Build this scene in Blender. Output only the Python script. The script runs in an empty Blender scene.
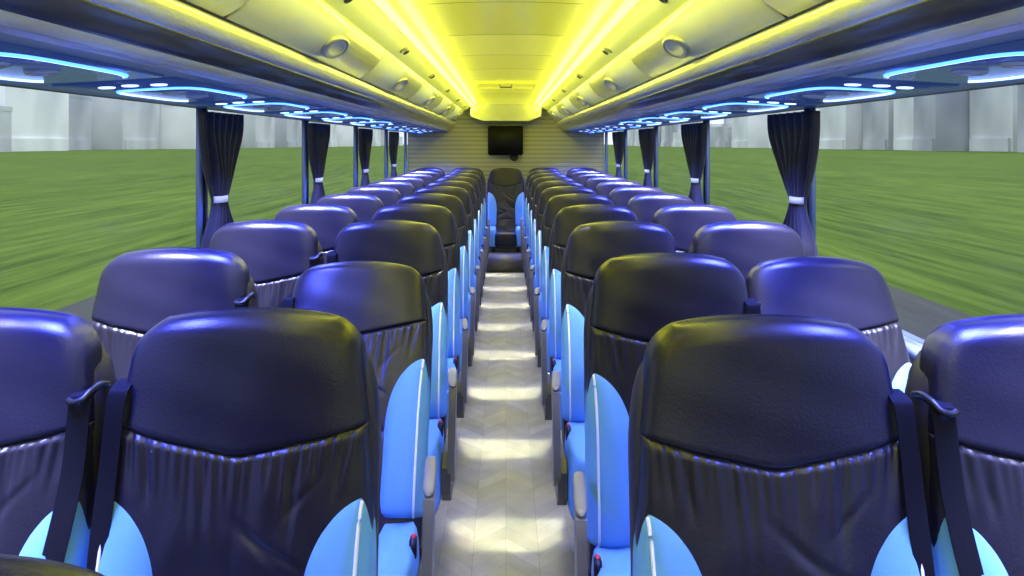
import bpy, bmesh, math, random
from mathutils import Matrix, Vector
random.seed(7)
C = bpy.context.scene.collection
try:
    bpy.context.scene.view_settings.view_transform = 'Standard'
except Exception as e:
    print(e)

# ---------------------------------------------------------------- materials
def mat(name, col, rough=0.5, metal=0.0, coat=0.0, emit=None, estr=0.0, bump=None, spec=0.5, sheen=0.0):
    m = bpy.data.materials.new(name); m.use_nodes = True
    nt = m.node_tree; b = nt.nodes['Principled BSDF']
    b.inputs['Base Color'].default_value = (*col, 1)
    b.inputs['Roughness'].default_value = rough
    b.inputs['Metallic'].default_value = metal
    b.inputs['Coat Weight'].default_value = coat
    b.inputs['Coat Roughness'].default_value = 0.25
    b.inputs['Specular IOR Level'].default_value = spec
    b.inputs['Sheen Weight'].default_value = sheen
    if emit:
        b.inputs['Emission Color'].default_value = (*emit, 1)
        b.inputs['Emission Strength'].default_value = estr
    tc = nt.nodes.new('ShaderNodeTexCoord')
    no = nt.nodes.new('ShaderNodeTexNoise')
    nt.links.new(tc.outputs['Object'], no.inputs['Vector'])
    sc, st, mapping = (60, 0.05, None) if bump is None else bump
    no.inputs['Scale'].default_value = sc
    if mapping:
        mp = nt.nodes.new('ShaderNodeMapping'); mp.inputs['Scale'].default_value = mapping
        nt.links.new(tc.outputs['Object'], mp.inputs['Vector']); nt.links.new(mp.outputs['Vector'], no.inputs['Vector'])
    bp = nt.nodes.new('ShaderNodeBump'); bp.inputs['Strength'].default_value = st
    bp.inputs['Distance'].default_value = 0.002
    nt.links.new(no.outputs['Fac'], bp.inputs['Height'])
    nt.links.new(bp.outputs['Normal'], b.inputs['Normal'])
    return m

M_leather = mat('leather_navy', (0.008, 0.007, 0.022), 0.33, spec=0.42, bump=(220, 0.25, None))
M_pleat = mat('leather_pleated', (0.011, 0.009, 0.017), 0.36, spec=0.5, bump=(220, 0.25, None))
M_blue = mat('fabric_blue', (0.13, 0.34, 0.60), 0.6, bump=(300, 0.15, None), spec=0.2)
M_pipe = mat('piping_white', (0.75, 0.77, 0.80), 0.4)
M_shell = mat('shell_black', (0.016, 0.012, 0.013), 0.42)
M_rub = mat('belt_black', (0.005, 0.005, 0.007), 0.75, spec=0.12)
M_panel = mat('side_panel', (0.10, 0.095, 0.085), 0.4)
M_grey = mat('grey_plastic', (0.22, 0.21, 0.17), 0.4)
M_arm = mat('armrest_pad', (0.17, 0.16, 0.10), 0.5)
M_red = mat('red_button', (0.7, 0.02, 0.02), 0.35)
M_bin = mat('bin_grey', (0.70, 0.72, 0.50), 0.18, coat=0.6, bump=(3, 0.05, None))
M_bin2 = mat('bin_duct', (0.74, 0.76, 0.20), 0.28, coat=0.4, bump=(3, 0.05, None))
M_rail = mat('rail_silver', (0.62, 0.62, 0.64), 0.2, metal=0.3, coat=0.5)
M_rail2 = mat('rail_dark', (0.05, 0.05, 0.06), 0.15, metal=0.2, coat=0.8)
M_ring = mat('speaker_ring', (0.34, 0.34, 0.33), 0.35, metal=0.3)
M_grille = mat('speaker_grille', (0.55, 0.55, 0.50), 0.5, bump=(400, 0.8, None))
M_black = mat('black_plastic', (0.01, 0.01, 0.012), 0.35)
M_under = mat('rack_underside', (0.16, 0.18, 0.24), 0.32, emit=(0.04, 0.12, 0.50), estr=0.10)  # blue LED glow on the underside is put in as emission
M_plate = mat('unit_plate', (0.05, 0.06, 0.09), 0.25, emit=(0.04, 0.12, 0.55), estr=0.22)  # plate emission stands in for the soft blue LED glow
M_ledb = mat('led_blue', (0.02, 0.1, 0.6), 0.5, emit=(0.04, 0.15, 1.0), estr=6.5)
M_ledc = mat('led_cyan', (0.5, 0.8, 1), 0.5, emit=(0.34, 0.48, 1.0), estr=3.4)
M_ledy = mat('led_yellow', (1, 0.95, 0.2), 0.5, emit=(0.96, 1.0, 0.10), estr=3.4)
M_curt = mat('curtain_navy', (0.012, 0.012, 0.021), 0.7, sheen=0.2, bump=(200, 0.1, None))
M_tie = mat('curtain_tie', (0.6, 0.6, 0.65), 0.5)
M_pill = mat('pillar_dark', (0.02, 0.03, 0.08), 0.4)
M_pilt = mat('pillar_trim', (0.12, 0.18, 0.45), 0.35)
M_sill = mat('sill_trim', (0.35, 0.42, 0.6), 0.35)
M_wall = mat('wall_grey', (0.20, 0.21, 0.24), 0.6)
M_screen = mat('screen_black', (0.010, 0.010, 0.014), 0.6, spec=0.2)

def nodes(name):
    m = bpy.data.materials.new(name); m.use_nodes = True
    nt = m.node_tree; return m, nt, nt.nodes['Principled BSDF']

# ceiling : yellow panels, with emission added to brighten them
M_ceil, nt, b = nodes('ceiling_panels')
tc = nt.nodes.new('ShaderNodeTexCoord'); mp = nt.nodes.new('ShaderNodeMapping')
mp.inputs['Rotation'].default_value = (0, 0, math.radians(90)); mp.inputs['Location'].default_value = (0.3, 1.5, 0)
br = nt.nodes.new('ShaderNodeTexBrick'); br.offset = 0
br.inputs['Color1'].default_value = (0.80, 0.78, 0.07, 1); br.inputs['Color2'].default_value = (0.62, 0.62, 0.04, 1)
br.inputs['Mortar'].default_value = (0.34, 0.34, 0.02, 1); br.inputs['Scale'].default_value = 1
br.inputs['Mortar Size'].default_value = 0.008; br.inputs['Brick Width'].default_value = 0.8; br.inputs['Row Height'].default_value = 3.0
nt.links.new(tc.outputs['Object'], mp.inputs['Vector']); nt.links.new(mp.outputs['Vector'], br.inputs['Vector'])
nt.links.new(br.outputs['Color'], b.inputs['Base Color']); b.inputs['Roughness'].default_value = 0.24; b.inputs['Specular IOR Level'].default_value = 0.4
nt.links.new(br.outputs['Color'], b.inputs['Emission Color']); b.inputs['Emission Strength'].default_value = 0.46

# floor : chevron planks
M_floor, nt, b = nodes('floor_vinyl')
tc = nt.nodes.new('ShaderNodeTexCoord'); sep = nt.nodes.new('ShaderNodeSeparateXYZ'); cmb = nt.nodes.new('ShaderNodeCombineXYZ')
nt.links.new(tc.outputs['Object'], sep.inputs[0])
pp = nt.nodes.new('ShaderNodeMath'); pp.operation = 'PINGPONG'; pp.inputs[1].default_value = 0.12; nt.links.new(sep.outputs['X'], pp.inputs[0])
ad = nt.nodes.new('ShaderNodeMath'); nt.links.new(sep.outputs['Y'], ad.inputs[0]); nt.links.new(pp.outputs[0], ad.inputs[1])
nt.links.new(sep.outputs['X'], cmb.inputs[0]); nt.links.new(ad.outputs[0], cmb.inputs[1])
br = nt.nodes.new('ShaderNodeTexBrick'); br.offset = 0.0
br.inputs['Color1'].default_value = (0.38, 0.355, 0.225, 1); br.inputs['Color2'].default_value = (0.28, 0.265, 0.165, 1)
br.inputs['Mortar'].default_value = (0.22, 0.21, 0.13, 1); br.inputs['Scale'].default_value = 1
br.inputs['Mortar Size'].default_value = 0.001; br.inputs['Brick Width'].default_value = 0.12; br.inputs['Row Height'].default_value = 0.085
nt.links.new(cmb.outputs[0], br.inputs['Vector'])
no = nt.nodes.new('ShaderNodeTexNoise'); no.inputs['Scale'].default_value = 9; no.inputs['Detail'].default_value = 6
mx = nt.nodes.new('ShaderNodeMixRGB'); mx.blend_type = 'MULTIPLY'; mx.inputs[0].default_value = 0.5
nt.links.new(tc.outputs['Object'], no.inputs['Vector'])
nt.links.new(br.outputs['Color'], mx.inputs[1]); nt.links.new(no.outputs['Fac'], mx.inputs[2])
nt.links.new(mx.outputs[0], b.inputs['Base Color']); b.inputs['Roughness'].default_value = 0.6; b.inputs['Specular IOR Level'].default_value = 0.3

# rear wall ribs
M_rear, nt, b = nodes('rear_panel')
tc = nt.nodes.new('ShaderNodeTexCoord'); wv = nt.nodes.new('ShaderNodeTexWave'); wv.bands_direction = 'Z'
wv.inputs['Scale'].default_value = 5.5
rp = nt.nodes.new('ShaderNodeValToRGB'); rp.color_ramp.elements[0].color = (0.25, 0.245, 0.22, 1); rp.color_ramp.elements[1].color = (0.40, 0.39, 0.35, 1)
rp.color_ramp.elements[1].position = 0.35
nt.links.new(tc.outputs['Object'], wv.inputs['Vector']); nt.links.new(wv.outputs['Fac'], rp.inputs[0]); nt.links.new(rp.outputs[0], b.inputs['Base Color'])
b.inputs['Roughness'].default_value = 0.5

# glass
M_glass = bpy.data.materials.new('window_glass'); M_glass.use_nodes = True
nt = M_glass.node_tree; nt.nodes.clear()
o = nt.nodes.new('ShaderNodeOutputMaterial'); t = nt.nodes.new('ShaderNodeBsdfTransparent'); g = nt.nodes.new('ShaderNodeBsdfGlossy'); ms = nt.nodes.new('ShaderNodeMixShader')
t.inputs[0].default_value = (0.88, 0.92, 0.91, 1); g.inputs['Roughness'].default_value = 0.25; ms.inputs[0].default_value = 0.03
nt.links.new(t.outputs[0], ms.inputs[1]); nt.links.new(g.outputs[0], ms.inputs[2]); nt.links.new(ms.outputs[0], o.inputs[0])

# grass
M_grass, nt, b = nodes('grass')
tc = nt.nodes.new('ShaderNodeTexCoord'); mp = nt.nodes.new('ShaderNodeMapping'); mp.inputs['Scale'].default_value = (1.6, 0.11, 1)
no = nt.nodes.new('ShaderNodeTexNoise'); no.inputs['Scale'].default_value = 1.3; no.inputs['Detail'].default_value = 9; no.inputs['Roughness'].default_value = 0.74
rp = nt.nodes.new('ShaderNodeValToRGB'); e = rp.color_ramp.elements
e[0].position = 0.32; e[0].color = (0.046, 0.090, 0.009, 1); e[1].position = 0.70; e[1].color = (0.205, 0.295, 0.040, 1)
nt.links.new(tc.outputs['Object'], mp.inputs['Vector']); nt.links.new(mp.outputs['Vector'], no.inputs['Vector']); nt.links.new(no.outputs['Fac'], rp.inputs[0])
mp2 = nt.nodes.new('ShaderNodeMapping'); mp2.inputs['Scale'].default_value = (0.12, 0.02, 1)
no2 = nt.nodes.new('ShaderNodeTexNoise'); no2.inputs['Scale'].default_value = 1.0; no2.inputs['Detail'].default_value = 4
rp2 = nt.nodes.new('ShaderNodeValToRGB'); rp2.color_ramp.elements[0].position = 0.35; rp2.color_ramp.elements[0].color = (0.80, 0.84, 0.8, 1); rp2.color_ramp.elements[1].position = 0.65
mg = nt.nodes.new('ShaderNodeMixRGB'); mg.blend_type = 'MULTIPLY'; mg.inputs[0].default_value = 1.0
nt.links.new(tc.outputs['Object'], mp2.inputs['Vector']); nt.links.new(mp2.outputs['Vector'], no2.inputs['Vector']); nt.links.new(no2.outputs['Fac'], rp2.inputs[0])
nt.links.new(rp.outputs[0], mg.inputs[1]); nt.links.new(rp2.outputs[0], mg.inputs[2]); nt.links.new(mg.outputs[0], b.inputs['Base Color'])
b.inputs['Roughness'].default_value = 0.9; b.inputs['Specular IOR Level'].default_value = 0.1
M_road, nt, b = nodes('asphalt')
tc = nt.nodes.new('ShaderNodeTexCoord'); mp = nt.nodes.new('ShaderNodeMapping'); mp.inputs['Scale'].default_value = (4, 0.2, 1)
no = nt.nodes.new('ShaderNodeTexNoise'); no.inputs['Scale'].default_value = 2
rp = nt.nodes.new('ShaderNodeValToRGB'); rp.color_ramp.elements[0].color = (0.02, 0.02, 0.025, 1); rp.color_ramp.elements[1].color = (0.09, 0.09, 0.095, 1)
nt.links.new(tc.outputs['Object'], mp.inputs['Vector']); nt.links.new(mp.outputs['Vector'], no.inputs['Vector']); nt.links.new(no.outputs['Fac'], rp.inputs[0]); nt.links.new(rp.outputs[0], b.inputs['Base Color'])
b.inputs['Specular IOR Level'].default_value = 0.1

def facade(name, c1, c2):
    m, nt, b = nodes(name)
    tc = nt.nodes.new('ShaderNodeTexCoord'); mp = nt.nodes.new('ShaderNodeMapping'); mp.inputs['Scale'].default_value = (0.05, 0.07, 0.04)
    no = nt.nodes.new('ShaderNodeTexNoise'); no.inputs['Scale'].default_value = 1.0; no.inputs['Detail'].default_value = 1.5
    rp = nt.nodes.new('ShaderNodeValToRGB'); e = rp.color_ramp.elements
    e[0].position = 0.30; e[0].color = (*c2, 1); e[1].position = 0.70; e[1].color = (*c1, 1)
    nt.links.new(tc.outputs['Object'], mp.inputs['Vector']); nt.links.new(mp.outputs['Vector'], no.inputs['Vector'])
    nt.links.new(no.outputs['Fac'], rp.inputs[0]); nt.links.new(rp.outputs[0], b.inputs['Base Color']); b.inputs['Roughness'].default_value = 0.8
    return m
FAC = [facade('facade_a', (0.68, 0.69, 0.72), (0.40, 0.41, 0.46)), facade('facade_b', (0.56, 0.57, 0.63), (0.34, 0.35, 0.41)), facade('facade_c', (0.84, 0.85, 0.87), (0.54, 0.56, 0.60)), facade('facade_d', (0.92, 0.92, 0.93), (0.64, 0.65, 0.68))]

# ---------------------------------------------------------------- helpers
def mesh_from(name, verts, faces, m, smooth=True):
    me = bpy.data.meshes.new(name); me.from_pydata(verts, [], faces)
    bm = bmesh.new(); bm.from_mesh(me); bmesh.ops.recalc_face_normals(bm, faces=bm.faces); bm.to_mesh(me); bm.free()
    me.materials.append(m)
    for p in me.polygons: p.use_smooth = smooth
    return me
def add(name, me, parent=None, loc=(0, 0, 0)):
    ob = bpy.data.objects.new(name, me); C.objects.link(ob); ob.location = loc
    if parent: ob.parent = parent
    return ob
def empty(name, loc, label, cat, group=None):
    e = bpy.data.objects.new(name, None); e.empty_display_size = 0.1; C.objects.link(e); e.location = loc
    e['label'] = label; e['category'] = cat
    if group: e['group'] = group
    return e
def tag(o, label, cat, group=None, kind=None):
    o['label'] = label; o['category'] = cat
    if group: o['group'] = group
    if kind: o['kind'] = kind
    return o
def spow(v, p): return math.copysign(abs(v)**p, v)
def ring(n, p, asp):
    D = []
    k = 400; xb = 0.5**(1/p)
    for i in range(k): x = xb*i/k; D.append((x, (1-x**p)**(1/p)))
    for i in range(k+1): y = xb*(1-i/k); D.append(((1-y**p)**(1/p) if y > 0 else 1.0, y))
    L = [0]
    for a, c in zip(D, D[1:]): L.append(L[-1]+math.hypot(c[0]-a[0], (c[1]-a[1])*asp))
    q = n//4; out = []; j = 0
    for i in range(q+1):
        t = L[-1]*i/q
        while j < len(L)-2 and L[j+1] < t: j += 1
        f = (t-L[j])/max(1e-9, L[j+1]-L[j]); out.append((D[j][0]+(D[j+1][0]-D[j][0])*f, D[j][1]+(D[j+1][1]-D[j][1])*f))
    full = [(x, y) for x, y in out[:-1]]+[(x, -y) for x, y in reversed(out[1:])]+[(-x, -y) for x, y in out[:-1]]+[(-x, y) for x, y in reversed(out[1:])]
    return full
def loft(name, levels, m, n=48, p=3.0, disp=None, asp=0.25):
    V = []; F = []; R = ring(n, p, asp); n = len(R)
    for (cx, cy, cz, hw, tf, tb, dz) in levels:
        for (xn, yn) in R:
            x = cx+hw*xn; y = cy+(tb if yn > 0 else tf)*yn; z = cz+(dz(xn) if dz else 0)
            if disp: y += disp(xn, yn, x, z)
            V.append((x, y, z))
    L = len(levels)
    for l in range(L-1):
        for i in range(n):
            j = (i+1) % n
            F.append((l*n+i, l*n+j, (l+1)*n+j, (l+1)*n+i))
    for l in (0, L-1):
        c = Vector((0, 0, 0))
        for i in range(n): c += Vector(V[l*n+i])
        V.append(tuple(c/n)); k = len(V)-1
        for i in range(n): F.append((l*n+i, l*n+(i+1) % n, k))
    return mesh_from(name, V, F, m)
def tube(name, pts, r, m, n=8, closed=False):
    V = []; F = []; P = [Vector(q) for q in pts]; N = len(P)
    for i, q in enumerate(P):
        if closed: d = P[(i+1) % N]-P[(i-1) % N]
        else: d = P[min(i+1, N-1)]-P[max(i-1, 0)]
        d.normalize(); up = Vector((0, 0, 1)) if abs(d.z) < 0.9 else Vector((0, 1, 0))
        a = d.cross(up).normalized(); b2 = d.cross(a)
        for k in range(n):
            t = 2*math.pi*k/n; V.append(tuple(q+r*(a*math.cos(t)+b2*math.sin(t))))
    for i in range(N if closed else N-1):
        i2 = (i+1) % N
        for k in range(n):
            k2 = (k+1) % n; F.append((i*n+k, i*n+k2, i2*n+k2, i2*n+k))
    if not closed:
        F.append(tuple(range(n))); F.append(tuple((N-1)*n+k for k in range(n)))
    return mesh_from(name, V, F, m)
def box(name, x0, x1, y0, y1, z0, z1, m, bev=0.0, seg=2):
    bm = bmesh.new(); bmesh.ops.create_cube(bm, size=1)
    for v in bm.verts: v.co = Vector(((x0+x1)/2+v.co.x*(x1-x0), (y0+y1)/2+v.co.y*(y1-y0), (z0+z1)/2+v.co.z*(z1-z0)))
    if bev: bmesh.ops.bevel(bm, geom=bm.edges[:], offset=bev, segments=seg, affect='EDGES')
    me = bpy.data.meshes.new(name); bm.to_mesh(me); bm.free(); me.materials.append(m)
    if bev:
        for p in me.polygons: p.use_smooth = True
    return me
def prism(name, prof, y0, y1, m, smooth=False):
    n = len(prof); V = [(x, y0, z) for x, z in prof]+[(x, y1, z) for x, z in prof]
    F = [(i, (i+1) % n, n+(i+1) % n, n+i) for i in range(n)]+[tuple(range(n)), tuple(range(2*n-1, n-1, -1))]
    return mesh_from(name, V, F, m, smooth)
def disc(name, c, nrm, r, h, m, n=24, sy=1.0, hole=None):
    nrm = Vector(nrm).normalized(); q = Vector((0, 1, 0)) if abs(nrm.y) < 0.9 else Vector((1, 0, 0))
    a = nrm.cross(q).normalized(); b2 = nrm.cross(a)*sy; c = Vector(c); V = []; F = []
    rings = [(r, -h*0.3), (r, h*0.6), (r*0.9, h), (r*0.75, h), (r*0.7, h*0.5)]
    for rr, hh in rings:
        for k in range(n):
            t = 2*math.pi*k/n; V.append(tuple(c+nrm*hh+rr*(a*math.cos(t)+b2*math.sin(t))))
    for l in range(len(rings)-1):
        for k in range(n):
            k2 = (k+1) % n; F.append((l*n+k, l*n+k2, (l+1)*n+k2, (l+1)*n+k))
    F.append(tuple(range(n))); F.append(tuple((len(rings)-1)*n+k for k in range(n)))
    return mesh_from(name, V, F, m)
def sm(t): t = max(0, min(1, t)); return t*t*(3-2*t)

# ---------------------------------------------------------------- seat meshes
def yc(z): return -0.01-(1.15-z)*0.16
def vdip(xn): return -0.048*(1-(xn*xn+0.002)**0.54)
SEAM = 1.010
def headrest():
    lv = []
    for i in range(45):
        v = i/44
        z = SEAM+(1.190-SEAM)*v
        w = 0.2215-0.024*v
        w *= 1-0.22*max(0, (v-0.58)/0.42)**2.6
        e = math.sqrt(max(0.0, 1-(max(0, (v-0.82)/0.18))**2))
        c = 0.90+0.10*sm(v/0.03)
        tf = 0.050*c*(0.14+0.86*e)*(1-0.10*v); tb = 0.045*(0.1+0.9*e)
        dz = (lambda xn, v=v: vdip(xn)*(1-v)**1.4-0.016*v*abs(xn)**2.2+0.010*v)
        lv.append((0, yc(z), z, w, tf, tb, dz))
    def dd(xn, yn, x, z):
        if yn > 0: return 0
        return (-0.009*(1-xn*xn)+0.0010*math.sin(x*31+z*22)*math.sin(z*38-x*12))*min(1, -yn)
    return loft('headrest', lv, M_leather, n=104, p=5.0, disp=dd)
rph = [random.uniform(0, 6) for _ in range(6)]
FOLDS = []
for i in range(24):
    x0 = -0.205+0.410*(i+0.5)/24+random.uniform(-0.005, 0.005)
    FOLDS.append((x0, random.uniform(0.05, 0.17), random.uniform(0.0030, 0.0070), random.uniform(0.0042, 0.0075), random.uniform(-0.22, 0.22)))
CREASES = []
for i in range(16):
    CREASES.append((random.uniform(-0.13, 0.13), random.uniform(0.55, 0.90), random.uniform(-0.9, 0.9), random.uniform(0.03, 0.09), random.uniform(0.0025, 0.0050), random.uniform(0.006, 0.011)))
def pleat(xn, yn, x, z):
    if yn >= -0.02: return 0
    zt = SEAM+vdip(xn); d = max(0, zt-z)
    edge = sm((1-abs(xn))/0.06)
    side = 1-sm((abs(xn)-0.42)/0.16)*sm((0.93-z)/0.06)
    A = sm(d/0.008)
    f = 0.0
    # gathered puckers: narrow valleys of varied length fanning down from the seam
    for (x0, L, dep, wd, sl) in FOLDS:
        if d > L*1.3: continue
        xc = x0*(1-0.5*d)+sl*d*0.25
        wv = wd*(1+d*6)
        q = (x-xc)/wv
        if abs(q) < 3: f += dep*math.exp(-q*q)*(1-sm(d/(L*1.3)))
    # broad padded bulge and short diagonal creases lower down
    for (cx, cz, sl, L, dep, wd) in CREASES:
        ca, sa = math.cos(sl), math.sin(sl)
        dx, dz_ = x-cx, z-cz
        a = (dx*ca+dz_*sa)/L; b_ = (-dx*sa+dz_*ca)/wd
        if abs(a) < 2.2 and abs(b_) < 3: f += dep*math.exp(-a*a*1.5)*math.exp(-b_*b_)
    g = -0.0026*math.sin(z*30+abs(x)*24+1.1*math.sin(x*26+rph[3]))*sm((d-0.06)/0.12)
    return (f*A-0.004*A*math.exp(-d*9)+g)*side*min(1, -yn*1.5)*edge-0.008*(1-xn*xn)
def backrest():
    lv = []; N = 140
    for i in range(N):
        v = i/(N-1); z = 0.40+(SEAM-0.40-0.001)*v
        w = 0.2215+0.013*sm((1-v)/0.35)
        e = 0.86+0.14*sm((1-v)/0.020)
        lv.append((0, yc(z), z, w, 0.051*e, 0.045, (lambda xn, v=v: vdip(xn)*v**6)))
    return loft('backrest', lv, M_pleat, n=320, p=5.0, disp=pleat)
def shell():
    lv = []
    for i in range(28):
        v = i/27; z = 0.22+0.948*v
        w = (0.2335+0.003*(1-v))*(1-0.06*sm((v-0.78)/0.2))*(1-0.24*max(0, (v-0.84)/0.16)**3)
        e = math.sqrt(max(0, 1-max(0, (v-0.9)/0.1)**2))
        lv.append((0, yc(z)+0.022, z, w, 0.046*(0.5+0.5*e), 0.045*(0.2+0.8*e), (lambda xn, v=v: -0.012*v**8*abs(xn)**2)))
    return loft('backrest_shell', lv, M_shell, n=56, p=6)
BZ0, BH = 0.475, 0.420
WB = 0.066
def bprof(v):
    lo = 0.60+0.40*math.sqrt(max(0, 1-max(0, (0.16-v)/0.16)**2))
    wd = WB*max(0.0, 1-max(0, (v-0.50)/0.50)**2.6)**0.5 if v < 1 else 0.0
    e = max(0, 1-max(0, (v-0.52)/0.48)**2.4)**0.5
    tf = 0.034+(0.042+0.008*math.sin(math.pi*min(1, v*1.1)))*e*lo
    return max(wd, 0.001), tf, 0.004+0.024*e
def bcx(v, wd): return 0.2385-wd-(WB-wd)*0.30
def bolster(s):
    lv = []
    for i in range(48):
        v = math.sin(i/47*math.pi/2); z = BZ0+BH*v
        wd, tf, tb = bprof(v)
        lv.append((s*bcx(v, wd), yc(z)-0.001, z, wd, tf, tb, None))
    return loft('side_bolster', lv, M_blue, n=48, p=2.5, asp=1.2)
def piping(s):
    P = []
    for i in range(30):
        v = math.sin(i/29*math.pi/2)*0.985; z = BZ0+BH*v
        wd, tf, tb = bprof(v); a = math.radians(58)
        P.append((s*(bcx(v, wd)+wd*math.cos(a)**(2/2.5)), yc(z)-0.001-tf*math.sin(a)**(2/2.5)-0.001, z))
    return tube('piping', P, 0.0034, M_pipe, 8)
def cushion_block(name, cx, hw, z0, z1, m, y0=-0.50, y1=-0.09, crown=0.0, p=5, asp=1.0):
    lv = []; cy = (y0+y1)/2; hd = (y1-y0)/2
    for i in range(14):
        v = i/13; z = z0+(z1-z0)*v
        e = math.sqrt(max(0, 1-max(0, (v-0.55)/0.45)**2)); k = 0.74+0.26*e
        lv.append((cx, cy, z, hw*k, hd*(0.92+0.08*e), hd*(0.92+0.08*e), None))
    return loft(name, lv, m, n=48, p=p, asp=asp)
def ribbon(name, pts, w, th, m):
    V = []; F = []; P = [Vector(q) for q in pts]; N = len(P)
    for i, q in enumerate(P):
        d = (P[min(i+1, N-1)]-P[max(i-1, 0)]).normalized(); a = Vector((1, 0, 0)); n2 = d.cross(a).normalized()
        a = n2.cross(d).normalized()
        for sx, sy in ((-1, -1), (1, -1), (1, 1), (-1, 1)): V.append(tuple(q+a*w/2*sx+n2*th/2*sy))
    for i in range(N-1):
        for k in range(4):
            k2 = (k+1) % 4; F.append((i*4+k, i*4+k2, i*4+4+k2, i*4+4+k))
    F += [(0, 1, 2, 3), tuple((N-1)*4+k for k in range(4))]
    return mesh_from(name, V, F, m, False)
def smoothpts(pts, n=24):
    out = []; P = [Vector(p) for p in pts]; P = [P[0]]+P+[P[-1]]
    segs = len(P)-3
    for s_ in range(segs):
        for i in range(n//segs+1):
            t = i/(n//segs+1); p0, p1, p2, p3 = P[s_:s_+4]
            out.append(0.5*((2*p1)+(-p0+p2)*t+(2*p0-5*p1+4*p2-p3)*t*t+(-p0+3*p1-3*p2+p3)*t**3))
    out.append(P[-2]); return out

B = {'head': headrest(), 'back': backrest(), 'shell': shell(),
     'cush': cushion_block('seat_cushion', 0, 0.150, 0.27, 0.43, M_pleat)}
for s in (-1, 1):
    B['bol', s] = bolster(s); B['pip', s] = piping(s)
    B['cb', s] = cushion_block('cushion_bolster', s*0.176, 0.060, 0.26, 0.476, M_blue, p=3.4, asp=3.5)
    B['cpip', s] = tube('piping', [(s*0.222, -0.20, 0.448), (s*0.222, -0.30, 0.448), (s*0.220, -0.44, 0.444), (s*0.208, -0.486, 0.42), (s*0.194, -0.498, 0.37), (s*0.188, -0.502, 0.28)], 0.004, M_pipe)
    B['strap', s] = ribbon('belt_strap', smoothpts([(s*0.212, -0.045, 1.066), (s*0.213, -0.068, 1.062), (s*0.214, -0.080, 1.045), (s*0.213, -0.102, 0.93), (s*0.200, -0.138, 0.80), (s*0.176, -0.166, 0.66), (s*0.145, -0.190, 0.48)], 36), 0.038, 0.0025, M_rub)
    B['strap2', s] = ribbon('belt_strap', smoothpts([(s*0.208, -0.040, 1.08), (s*0.210, -0.066, 1.074), (s*0.212, -0.080, 1.05), (s*0.216, -0.100, 0.93), (s*0.216, -0.132, 0.80), (s*0.208, -0.158, 0.66), (s*0.196, -0.180, 0.50)], 36), 0.032, 0.0025, M_rub)
    B['guide', s] = tube('belt_guide', smoothpts([(s*0.226, -0.01, 1.062), (s*0.229, -0.040, 1.072), (s*0.228, -0.068, 1.070), (s*0.222, -0.085, 1.060), (s*0.208, -0.088, 1.056), (s*0.196, -0.082, 1.058)], 30), 0.0055, M_black, 10)
    sx = s*0.280
    lv = []
    for i in range(14):
        v = i/13; y = -0.40+0.27*v; e = math.sqrt(max(0.05, 1-(2*v-1)**6)); lv.append((v, y, e))
    V = []; F = []; n = 20
    for v, y, e in lv:
        for k in range(n):
            a = 2*math.pi*k/n
            V.append((sx+0.016*e*spow(math.cos(a), 0.7)-s*0.02*v, y, 0.668+0.011*e*spow(math.sin(a), 0.7)-0.02*v))
    for l in range(13):
        for k in range(n): F.append((l*n+k, l*n+(k+1) % n, (l+1)*n+(k+1) % n, (l+1)*n+k))
    F += [tuple(range(n)), tuple(13*n+k for k in range(n))]
    B['arm', s] = mesh_from('armrest', V, F, M_arm)
    prof = smoothpts([(0, -0.400, 0.660), (0, -0.405, 0.60), (0, -0.395, 0.48), (0, -0.365, 0.36), (0, -0.30, 0.30), (0, -0.27, 0.36), (0, -0.33, 0.50), (0, -0.35, 0.61), (0, -0.345, 0.656)], 40)
    x0, x1 = sx-0.012, sx+0.012; n = len(prof)
    V = [(x0-s*0.008*max(0, (0.62-p_[2])/0.26), p_[1], p_[2]) for p_ in prof]+[(x1-s*0.008*max(0, (0.62-p_[2])/0.26), p_[1], p_[2]) for p_ in prof]
    F = [(i, (i+1) % n, n+(i+1) % n, n+i) for i in range(n)]+[tuple(range(n)), tuple(range(2*n-1, n-1, -1))]
    B['post', s] = mesh_from('armrest_post', V, F, M_grey, False)
    sp = s*0.254
    prof = [(-0.36, 0.37), (-0.30, 0.40), (-0.14, 0.40), (-0.10, 0.36), (-0.11, 0.27), (-0.16, 0.24), (-0.32, 0.24), (-0.36, 0.28)]
    x0, x1 = sp-0.016, sp+0.016; n = len(prof)
    V = [(x0, y, z) for y, z in prof]+[(x1, y, z) for y, z in prof]
    F = [(i, (i+1) % n, n+(i+1) % n, n+i) for i in range(n)]+[tuple(range(n)), tuple(range(2*n-1, n-1, -1))]
    B['side', s] = mesh_from('side_panel', V, F, M_panel, False)
    B['btn', s] = disc('recline_button', (sp+s*0.016, -0.26, 0.335), (s, 0, 0), 0.014, 0.006, M_red)
    B['buck', s] = box('belt_buckle', s*0.226-0.009, s*0.226+0.009, -0.27, -0.235, 0.44, 0.495, M_black, 0.005)
    B['bbtn', s] = box('buckle_button', s*0.226-0.005, s*0.226+0.005, -0.262, -0.243, 0.493, 0.499, M_red, 0.002)
for i, (x, w) in enumerate(((-0.15, 0), (0.15, 1))):
    prof = [(-0.40, 0.0), (-0.10, 0.0), (-0.10, 0.03), (-0.19, 0.06), (-0.19, 0.24), (-0.09, 0.27), (-0.42, 0.27), (-0.31, 0.24), (-0.31, 0.06), (-0.40, 0.03)]
    n = len(prof); V = [(x-0.02, y, z) for y, z in prof]+[(x+0.02, y, z) for y, z in prof]
    F = [(k, (k+1) % n, n+(k+1) % n, n+k) for k in range(n)]+[tuple(range(n)), tuple(range(2*n-1, n-1, -1))]
    B['leg', i] = mesh_from('leg', V, F, M_panel, False)
B['frame'] = box('seat_frame', -0.205, 0.205, -0.44, -0.04, 0.235, 0.275, M_panel, 0.008)

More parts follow.
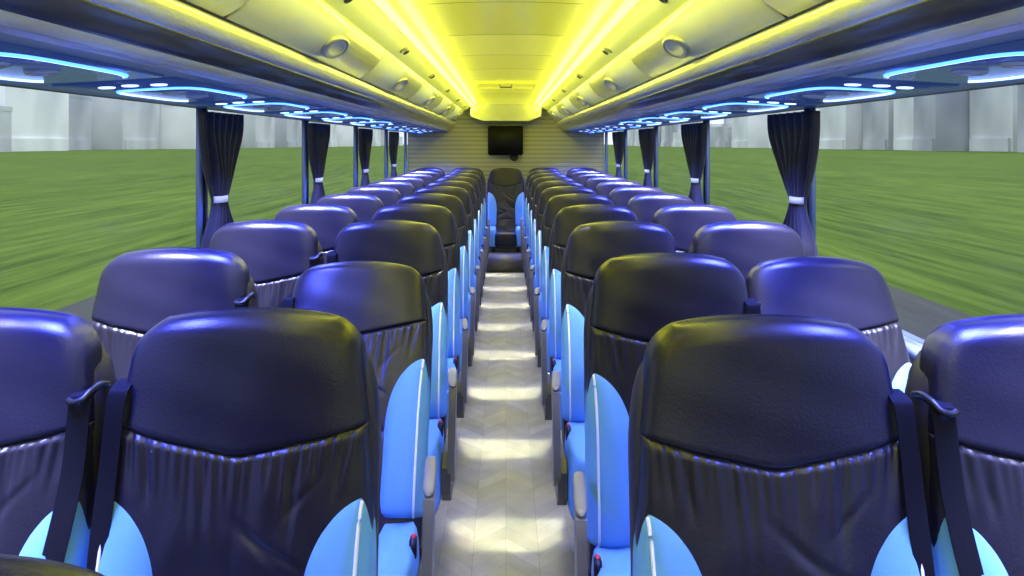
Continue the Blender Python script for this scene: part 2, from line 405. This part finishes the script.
BACK = {'head', 'back', 'shell', 'bol', 'pip', 'guide'}
def seat(x, y, aisle_s, kind, recline=0, label=None, z=0.0, detail=True):
    lab = label or ('dark navy leather coach seat with light blue bolsters beside the %s' % kind)
    root = empty('coach_seat', (x, y, z), lab, 'seat', 'rows of leather coach seats')
    items = ['head', 'back', 'shell', 'cush', 'frame', ('leg', 0), ('leg', 1), ('bol', -1), ('bol', 1), ('cb', -1), ('cb', 1)]
    items += [('pip', -1), ('pip', 1), ('cpip', -1), ('cpip', 1)]
    if kind == 'aisle':
        s = aisle_s; items += [('arm', s), ('side', s), ('post', s), ('btn', s), ('buck', s), ('bbtn', s), ('strap2', -s)]
    elif kind == 'window':
        items += [('strap', aisle_s), ('guide', aisle_s)]
    R = None
    if recline:
        pv = Vector((0, -0.12, 0.40)); R = Matrix.Translation(pv) @ Matrix.Rotation(math.radians(-recline), 4, 'X') @ Matrix.Translation(-pv)
    link = {}
    for it in items:
        k = it if isinstance(it, str) else it[0]
        me = B[it]; par = root
        if k in ('pip', 'ipip'): par = link.get(('bol', it[1]), root)
        elif k == 'cpip': par = link.get(('cb', it[1]), root)
        elif k == 'btn': par = link[('side', it[1])]
        elif k == 'bbtn': par = link[('buck', it[1])]
        ob = add(me.name.split('.')[0], me, par)
        if R is not None and (k in BACK or k.startswith('strap')) and par is root: ob.matrix_local = R
        link[it] = ob
    return root

YL, YR = 1.355, 1.30
for k in range(10):
    yl = YL+0.785*k; yr = YR+0.795*k
    seat(-0.463, yl, 1, 'aisle', 19 if k == 1 else 0, 'reclined dark navy leather coach seat beside the aisle' if k == 1 else None)
    seat(-0.952, yl, 1, 'window')
    seat(0.449, yr-(0.05 if k == 1 else 0), -1, 'aisle')
    seat(0.940, yr, -1, 'window', 13 if k == 1 else 0, 'reclined dark navy leather coach seat beside the window' if k == 1 else None)
seat(-0.465, 0.535, 1, 'aisle', 0)
for x in (-0.98, -0.49, 0.0, 0.49, 0.98):
    seat(x, 9.38, 1, 'rear', 0, 'dark leather rear bench seat against the back wall')

# ---------------------------------------------------------------- bus shell
Y0, Y1 = -1.8, 9.75; XW = 1.25
def st(name, me, label):
    o = add(name, me); o['kind'] = 'structure'; o['label'] = label; o['category'] = name.split('_')[0]; return o
st('floor', box('floor', -1.3, 1.3, Y0, Y1, -0.06, 0.0, M_floor), 'glossy wood-look vinyl bus floor')
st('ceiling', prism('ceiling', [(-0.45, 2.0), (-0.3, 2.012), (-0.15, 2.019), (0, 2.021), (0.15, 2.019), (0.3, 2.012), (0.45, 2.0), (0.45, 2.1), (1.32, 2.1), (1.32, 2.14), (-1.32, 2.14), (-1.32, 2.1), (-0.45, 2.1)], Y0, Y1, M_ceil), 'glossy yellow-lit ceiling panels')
st('wall_rear', box('wall_rear', -1.3, 1.3, Y1, Y1+0.06, 0, 2.1, M_rear), 'ribbed grey-beige rear wall')
for nm, s in (('left', -1), ('right', 1)):
    a, b2 = sorted((s*XW, s*(XW+0.06)))
    st('wall_'+nm, box('wall', a, b2, Y0, Y1, -0.05, 0.86, M_wall), 'grey lower side wall below the windows')
    a, b2 = sorted((s*(XW-0.02), s*(XW+0.07)))
    st('trim_%d' % (1 if s < 0 else 2), box('trim', a, b2, Y0, Y1, 0.85, 0.885, M_sill, 0.006), 'light window sill trim')
    a, b2 = sorted((s*(XW-0.0), s*(XW+0.07)))
    st('trim_%d' % (3 if s < 0 else 4), box('trim', a, b2, Y0, Y1, 1.652, 2.1, M_wall), 'side panel above the windows')
st('wall_front', box('wall_front', -1.3, 1.3, Y0-0.06, Y0, -0.05, 0.7, M_wall), 'low grey front wall')
st('window_1', box('windshield', -1.25, 1.25, Y0-0.03, Y0-0.02, 0.7, 2.1, M_glass), 'large front windshield')
pil = [-0.1, 1.47, 3.06, 4.65, 6.22, 7.8, 9.3]; wi = 2; ti = 5
for s in (-1, 1):
    prev = Y0
    for y in pil+[Y1]:
        g0, g1 = sorted((s*(XW+0.03), s*(XW+0.036)))
        st('window_%d' % wi, box('window', g0, g1, prev, y, 0.885, 1.652, M_glass), 'clear side window pane'); wi += 1
        prev = y
    for y in pil:
        if y == 1.47: continue
        a, b2 = sorted((s*(XW+0.005), s*(XW+0.036)))
        st('trim_%d' % ti, box('pillar', a, b2, y-0.008, y+0.05, 0.88, 1.655, M_pill, 0.006), 'dark window pillar'); ti += 1
        a, b2 = sorted((s*(XW+0.004), s*(XW+0.03)))
        st('trim_%d' % ti, box('pillar_edge', a, b2, y-0.018, y-0.008, 0.88, 1.655, M_pilt, 0.003), 'blue pillar edge'); ti += 1

# LED strips
for s in (-1, 1):
    o = add('led_strip', prism('led_strip', [(s*0.412, 2.0), (s*0.44, 1.998), (s*0.442, 1.976), (s*0.416, 1.986)], Y0, Y1-0.3, M_ledy))
    tag(o, 'glowing yellow LED strip along the ceiling edge', 'light', 'ceiling LED strips')

# luggage racks
def doorprof(s, t0=0.0, off=0.0):
    P = []
    for i in range(9):
        t = i/8; x = 0.545+0.125*t; z = 1.925-0.130*t; bul = 0.020*math.sin(math.pi*t)
        P.append((s*(x-0.74*bul-off*0.74), z-0.67*bul-off*0.67))
    return P
def arcprof(s, x0, z0, x1, z1, bul, back, k=10):
    dx, dz = x1-x0, z1-z0; L = math.hypot(dx, dz); nx, nz = dz/L, -dx/L
    P = [(s*(x0+dx*t/k+nx*bul*math.sin(math.pi*t/k)**0.7), z0+dz*t/k+nz*bul*math.sin(math.pi*t/k)**0.7) for t in range(k+1)]
    return P+[(s*(x1-nx*back), z1-nz*back), (s*(x0-nx*back), z0-nz*back)]
for s in (-1, 1):
    R = empty('luggage_rack', (0, 0, 0), 'grey overhead luggage rack with blue-lit service panels', 'luggage rack', 'overhead luggage racks')
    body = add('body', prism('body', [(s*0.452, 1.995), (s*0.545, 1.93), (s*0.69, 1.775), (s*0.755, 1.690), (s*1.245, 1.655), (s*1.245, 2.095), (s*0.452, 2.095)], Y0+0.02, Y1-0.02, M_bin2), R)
    add('underside_panel', prism('underside_panel', [(s*0.75, 1.684), (s*1.243, 1.6545), (s*1.243, 1.648), (s*0.75, 1.676)], Y0+0.02, Y1-0.02, M_under), R)
    add('rail', prism('rail', arcprof(s, 0.668, 1.792, 0.700, 1.735, 0.019, 0.02), Y0+0.02, Y1-0.02, M_rail, True), R)
    add('lower_rail', prism('lower_rail', arcprof(s, 0.690, 1.738, 0.735, 1.692, 0.008, 0.02), Y0+0.02, Y1-0.02, M_rail2, True), R)
    add('rail_edge', prism('rail_edge', arcprof(s, 0.728, 1.695, 0.780, 1.672, 0.008, 0.01), Y0+0.02, Y1-0.02, M_rail, True), R)
    add('door_seal', prism('door_seal', [(s*0.55, 1.915), (s*0.672, 1.790), (s*0.69, 1.80), (s*0.56, 1.93)], Y0+0.02, Y1-0.02, M_black), R)
    edges = [-1.78, -1.45, 0.15, 1.75, 3.35, 4.95, 6.55, 8.15, 9.68]
    for y, y2 in zip(edges, edges[1:]):
        pr = doorprof(s)+[(s*0.69, 1.81), (s*0.57, 1.94)]
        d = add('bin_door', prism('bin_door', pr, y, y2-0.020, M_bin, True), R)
        if y2-y < 1: continue
        nv = (-s*0.66, 0, -0.75)
        t = 0.55; cx, cz = s*(0.545+0.125*t-0.74*0.0196), 1.925-0.130*t-0.67*0.0196
        add('speaker_ring', disc('speaker_ring', (cx, (y+y2)/2+0.04, cz), nv, 0.050, 0.010, M_ring, 40, sy=2.6), d)
        add('speaker_grille', disc('speaker_grille', (cx-s*0.66*0.003, (y+y2)/2+0.04, cz-0.003), nv, 0.037, 0.005, M_grille, 32, sy=2.6), d)
    for k in range(7):
        yy = 0.9+1.35*k
        add('air_vent', disc('air_vent', (s*0.50, yy, 1.9615), (-s*0.57, 0, -0.82), 0.024, 0.008, M_grey), R)
        if k < 6: add('air_vent', disc('air_vent', (s*0.50, yy+0.09, 1.9615), (-s*0.57, 0, -0.82), 0.018, 0.008, M_black), R)
    for k in range(-1, 11):
        yy = 1.10+0.795*k
        u = empty('service_unit', (0, 0, 0), '', ''); del u['label']; del u['category']; u.parent = R
        zz = lambda x: 1.648+(1.243-x)*(0.0568)+0.004
        bz = box('unit_plate', -0.16, 0.16, -0.37, 0.37, -0.010, 0.000, M_plate, 0.004)
        pl = add('unit_plate', bz, u); pl.location = (s*1.0, yy+0.35, zz(1.0)); pl.rotation_euler = (0, s*math.atan(0.0568), 0)
        loop = []
        for t in range(33):
            a = 2*math.pi*(t/40)+2.2; loop.append((-s*0.125*spow(math.cos(a), 0.45), 0.25*spow(math.sin(a), 0.45)+0.07, -0.011))
        if k < 6:
            add('led_loop', tube('led_loop', loop, 0.0048, M_ledb, 6), pl)
            add('led_core', tube('led_core', [(q[0]*0.97, (q[1]-0.07)*0.985+0.07, q[2]-0.002) for q in loop], 0.0028, M_ledc, 6), pl)
        else:
            add('led_loop', tube('led_loop', loop[:14], 0.0040, M_ledb, 6), pl)
        for (dx, dy) in ((-0.07, -0.27), (0.0, -0.285), (0.07, -0.27)):
            add('reading_light', disc('reading_light', (dx, dy, -0.010), (0, 0, -1), 0.021, 0.003, M_ledc, 16), pl)
        for dy in (-0.02, 0.14):
            add('air_nozzle', disc('air_nozzle', (0.0, dy, -0.010), (0, 0, -1), 0.036, 0.006, M_rail, 20), pl)

def frame_mesh(name, cx, cy, z, w, l, t, h, m):
    V = []; F = []
    for (a, b2, zz) in ((w, l, z), (w, l, z-h), (w-t, l-t, z-h), (w-t, l-t, z-0.2*h)):
        for sx, sy in ((-1, -1), (1, -1), (1, 1), (-1, 1)): V.append((cx+sx*a, cy+sy*b2, zz))
    for l_ in range(3):
        for k in range(4): F.append((l_*4+k, l_*4+(k+1) % 4, l_*4+4+(k+1) % 4, l_*4+4+k))
    F.append((12, 13, 14, 15)); return mesh_from(name, V, F, m, False)
for yy in (6.4,):
    h = empty('roof_hatch', (0, yy, 2.0), 'square escape hatch in the yellow ceiling', 'hatch')
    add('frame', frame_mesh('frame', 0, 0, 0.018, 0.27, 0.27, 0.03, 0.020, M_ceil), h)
    add('handle', tube('handle', [(-0.05, -0.1, 0.01), (-0.05, -0.1, -0.015), (0.05, -0.1, -0.015), (0.05, -0.1, 0.01)], 0.007, M_arm), h)

tv = empty('wall_screen', (0, 9.74, 1.355), 'black flat screen box on the rear wall', 'screen')
add('housing', box('housing', -0.235, 0.225, -0.08, 0.0, 0, 0.385, M_screen, 0.012), tv)
add('screen_glass', box('screen_glass', -0.21, 0.20, -0.084, -0.079, 0.03, 0.355, M_screen, 0.002), tv)
kb = add('wall_speaker', disc('wall_speaker', (0.11, 9.735, 1.33), (0, -1, 0), 0.055, 0.03, M_black)); tag(kb, 'small round black speaker on the rear wall', 'speaker')
st('trim_90', prism('cove', [(-0.46, 2.02), (-0.46, 1.86), (-0.30, 1.80), (0.30, 1.80), (0.46, 1.86), (0.46, 2.02)], 9.55, 9.749, M_bin), 'lowered cove above the rear wall')
st('trim_91', box('step', -0.235, 0.235, 8.60, 8.92, 0.0, 0.19, M_panel, 0.01), 'dark step at the end of the aisle')

# ---------------------------------------------------------------- curtains
def curtain(s, y0, W=0.38):
    root = empty('curtain', (s*1.200, y0, 0.93), 'dark navy pleated curtain tied with a pale band', 'curtain', 'tied window curtains')
    V = []; F = []; nu, nv = 96, 52; H = 0.70; zt = 0.34
    for j in range(nv):
        v = j/(nv-1); z = H*v
        if z > zt:
            t = (z-zt)/(H-zt); f = sm(min(1, t*1.15))**0.55; w = 0.10+(W-0.10)*f; st0 = 0.11*(1-f)
        else:
            t = (zt-z)/zt; w = 0.10+0.22*sm(t*1.5); st0 = 0.11-0.09*sm(t*1.5)
        amp = 0.010+0.022*(w/0.4)
        for i in range(nu):
            u = i/(nu-1)
            V.append((s*(amp*math.sin(u*2*math.pi*6+0.6*math.sin(v*5))+0.005*math.sin(u*40+v*9)), st0+w*u+0.008*math.sin(v*11+u*5), z))
    for j in range(nv-1):
        for i in range(nu-1): F.append((j*nu+i, j*nu+i+1, (j+1)*nu+i+1, (j+1)*nu+i))
    me = mesh_from('fabric', V, F, M_curt); ob = add('fabric', me, root)
    so = ob.modifiers.new('s', 'SOLIDIFY'); so.thickness = 0.003
    V = []; F = []
    for dz in (-0.014, 0.014):
        for k in range(28):
            a = 2*math.pi*k/28; V.append((0.028*math.cos(a), 0.16+0.058*math.sin(a), zt+dz))
    for k in range(28): F.append((k, (k+1) % 28, 28+(k+1) % 28, 28+k))
    t = add('tie_band', mesh_from('tie_band', V, F, M_tie), root); so = t.modifiers.new('s', 'SOLIDIFY'); so.thickness = 0.004
for s in (-1, 1):
    for y in (2.93, 4.55, 6.12, 7.72):
        curtain(s, y-(0.06 if s > 0 else 0), 0.42 if s > 0 else 0.36)

# ---------------------------------------------------------------- outside
def plane(name, x0, x1, y0, y1, z, m):
    return mesh_from(name, [(x0, y0, z), (x1, y0, z), (x1, y1, z), (x0, y1, z)], [(0, 1, 2, 3)], m, False)
g = add('ground', plane('ground', -2500, 2500, -400, 4000, -1.32, M_grass)); g['kind'] = 'structure'; g['label'] = 'wide green grass field beside the road'; g['category'] = 'ground'
g = add('road', plane('road', -7.6, 7.6, -400, 4000, -1.30, M_road)); g['kind'] = 'structure'; g['label'] = 'grey asphalt road under the bus'; g['category'] = 'road'
def building(x, y, w, d, h, m):
    bm = bmesh.new()
    def bx(cx, cy, a, b2, z0, z1):
        r = bmesh.ops.create_cube(bm, size=1)
        for v in r['verts']: v.co = Vector((cx+v.co.x*a, cy+v.co.y*b2, (z0+z1)/2+v.co.z*(z1-z0)))
    bx(0, 0, w, d, 0, h); bx(0, d*0.15, w*0.7, d*0.45, h, h*1.18); bx(0, 0, w*1.01, d*1.02, h-1.2, h+0.5); bx(0, 0, w*1.06, d*0.9, 0, 5)
    me = bpy.data.meshes.new('city_building'); bm.to_mesh(me); bm.free(); me.materials.append(m)
    o = add('city_building', me, None, (x, y, -1.32)); tag(o, 'pale grey multi-storey building across the field', 'building', 'distant city buildings')
random.seed(19)
for s in (-1, 1):
    y = 60
    while y < 1250:
        d = random.uniform(14, 46); h = random.uniform(12, 46); gap = random.choice((1, 5, 16))
        building(s*random.uniform(185, 215), y+d/2, 34, d, h, random.choice(FAC)); y += d+gap

# ---------------------------------------------------------------- world & lights
w = bpy.data.worlds.new('World'); bpy.context.scene.world = w; w.use_nodes = True
bg = w.node_tree.nodes['Background']; bg.inputs[0].default_value = (0.82, 0.86, 1.0, 1); bg.inputs[1].default_value = 1.6
def area(name, loc, sx, sy, col, power, rot=(0, 0, 0), spread=None):
    l = bpy.data.lights.new(name, 'AREA'); l.shape = 'RECTANGLE'; l.size = sx; l.size_y = sy; l.color = col; l.energy = power
    if spread: l.spread = spread
    o = bpy.data.objects.new(name, l); C.objects.link(o); o.location = loc; o.rotation_euler = rot
    tag(o, 'lamp', 'light'); return o
for s in (-1, 1):
    for k in range(-1, 11):
        o = area('service_light', (s*0.84, 1.22+0.79*k, 1.630), 0.15, 0.3, (0.10, 0.13, 1.0), 22, spread=math.radians(115))
        o['label'] = 'blue service panel lamp under the luggage rack'; o['group'] = 'service panel lamps'
        if k >= 0:
            o = area('reading_lamp', (s*1.05, 1.13+0.79*k, 1.630), 0.07, 0.07, (0.74, 0.78, 1.0), 8, spread=math.radians(60))
            o['label'] = 'small pale reading lamp under the luggage rack'; o['group'] = 'reading lamps'
    o = area('ceiling_fill_light', (s*0.385, 4.0, 1.950), 0.04, 11.2, (0.96, 0.97, 0.07), 26, rot=(0, math.radians(180-s*14), 0))  # added floating fill, faces up to brighten the ceiling, no fixture
    o['label'] = 'added yellow fill lamp aimed up at the ceiling'; o['group'] = 'added ceiling fill lamps'
    o = area('bin_fill_light', (s*0.40, 4.0, 1.962), 0.03, 11.2, (0.96, 1.0, 0.16), 19, rot=(0, math.radians(-s*62), 0))  # added fill facing outward to make the bins brighter and yellower
    o['label'] = 'added yellow fill lamp brightening the luggage bin doors'; o['group'] = 'added bin fill lamps'
for k in range(8):
    o = area('floor_band_light', (0.0, 2.83+0.8*k, 1.97), 0.64, 0.23, (1.0, 1.0, 0.92), 1.0, spread=math.radians(1.0))  # added lamps standing in for window light falling between the seats
    o['label'] = 'added narrow lamp casting a light band on the aisle floor'; o['group'] = 'added floor band lamps'
o = area('aisle_fill', (0, 4.4, 1.985), 0.30, 9.6, (1.0, 0.97, 0.74), 11, spread=math.radians(30)); o['label'] = 'added narrow fill lamp brightening the aisle floor'  # added fill without a fixture, lights only the floor
o = area('cabin_fill', (0, 4.2, 1.985), 0.25, 9.0, (0.96, 0.86, 1.0), 9, spread=math.radians(130)); o['label'] = 'added soft fill lamp over the aisle'  # added general fill for the seats, no fixture modelled
sun = bpy.data.lights.new('sun', 'SUN'); sun.energy = 1.2; sun.angle = math.radians(20); so = bpy.data.objects.new('sun', sun); C.objects.link(so); so.rotation_euler = (math.radians(25), math.radians(30), 0)
tag(so, 'hazy daylight sun', 'light')

cam = bpy.data.cameras.new('camera'); co = bpy.data.objects.new('camera', cam); C.objects.link(co)
co.location = (0, 0, 1.5); co.rotation_euler = (math.radians(90), 0, 0)
cam.sensor_width = 36; cam.lens = 737/1024*36; cam.shift_x = 0.006; cam.shift_y = -0.1406; cam.clip_start = 0.02; cam.clip_end = 6000
bpy.context.scene.camera = co
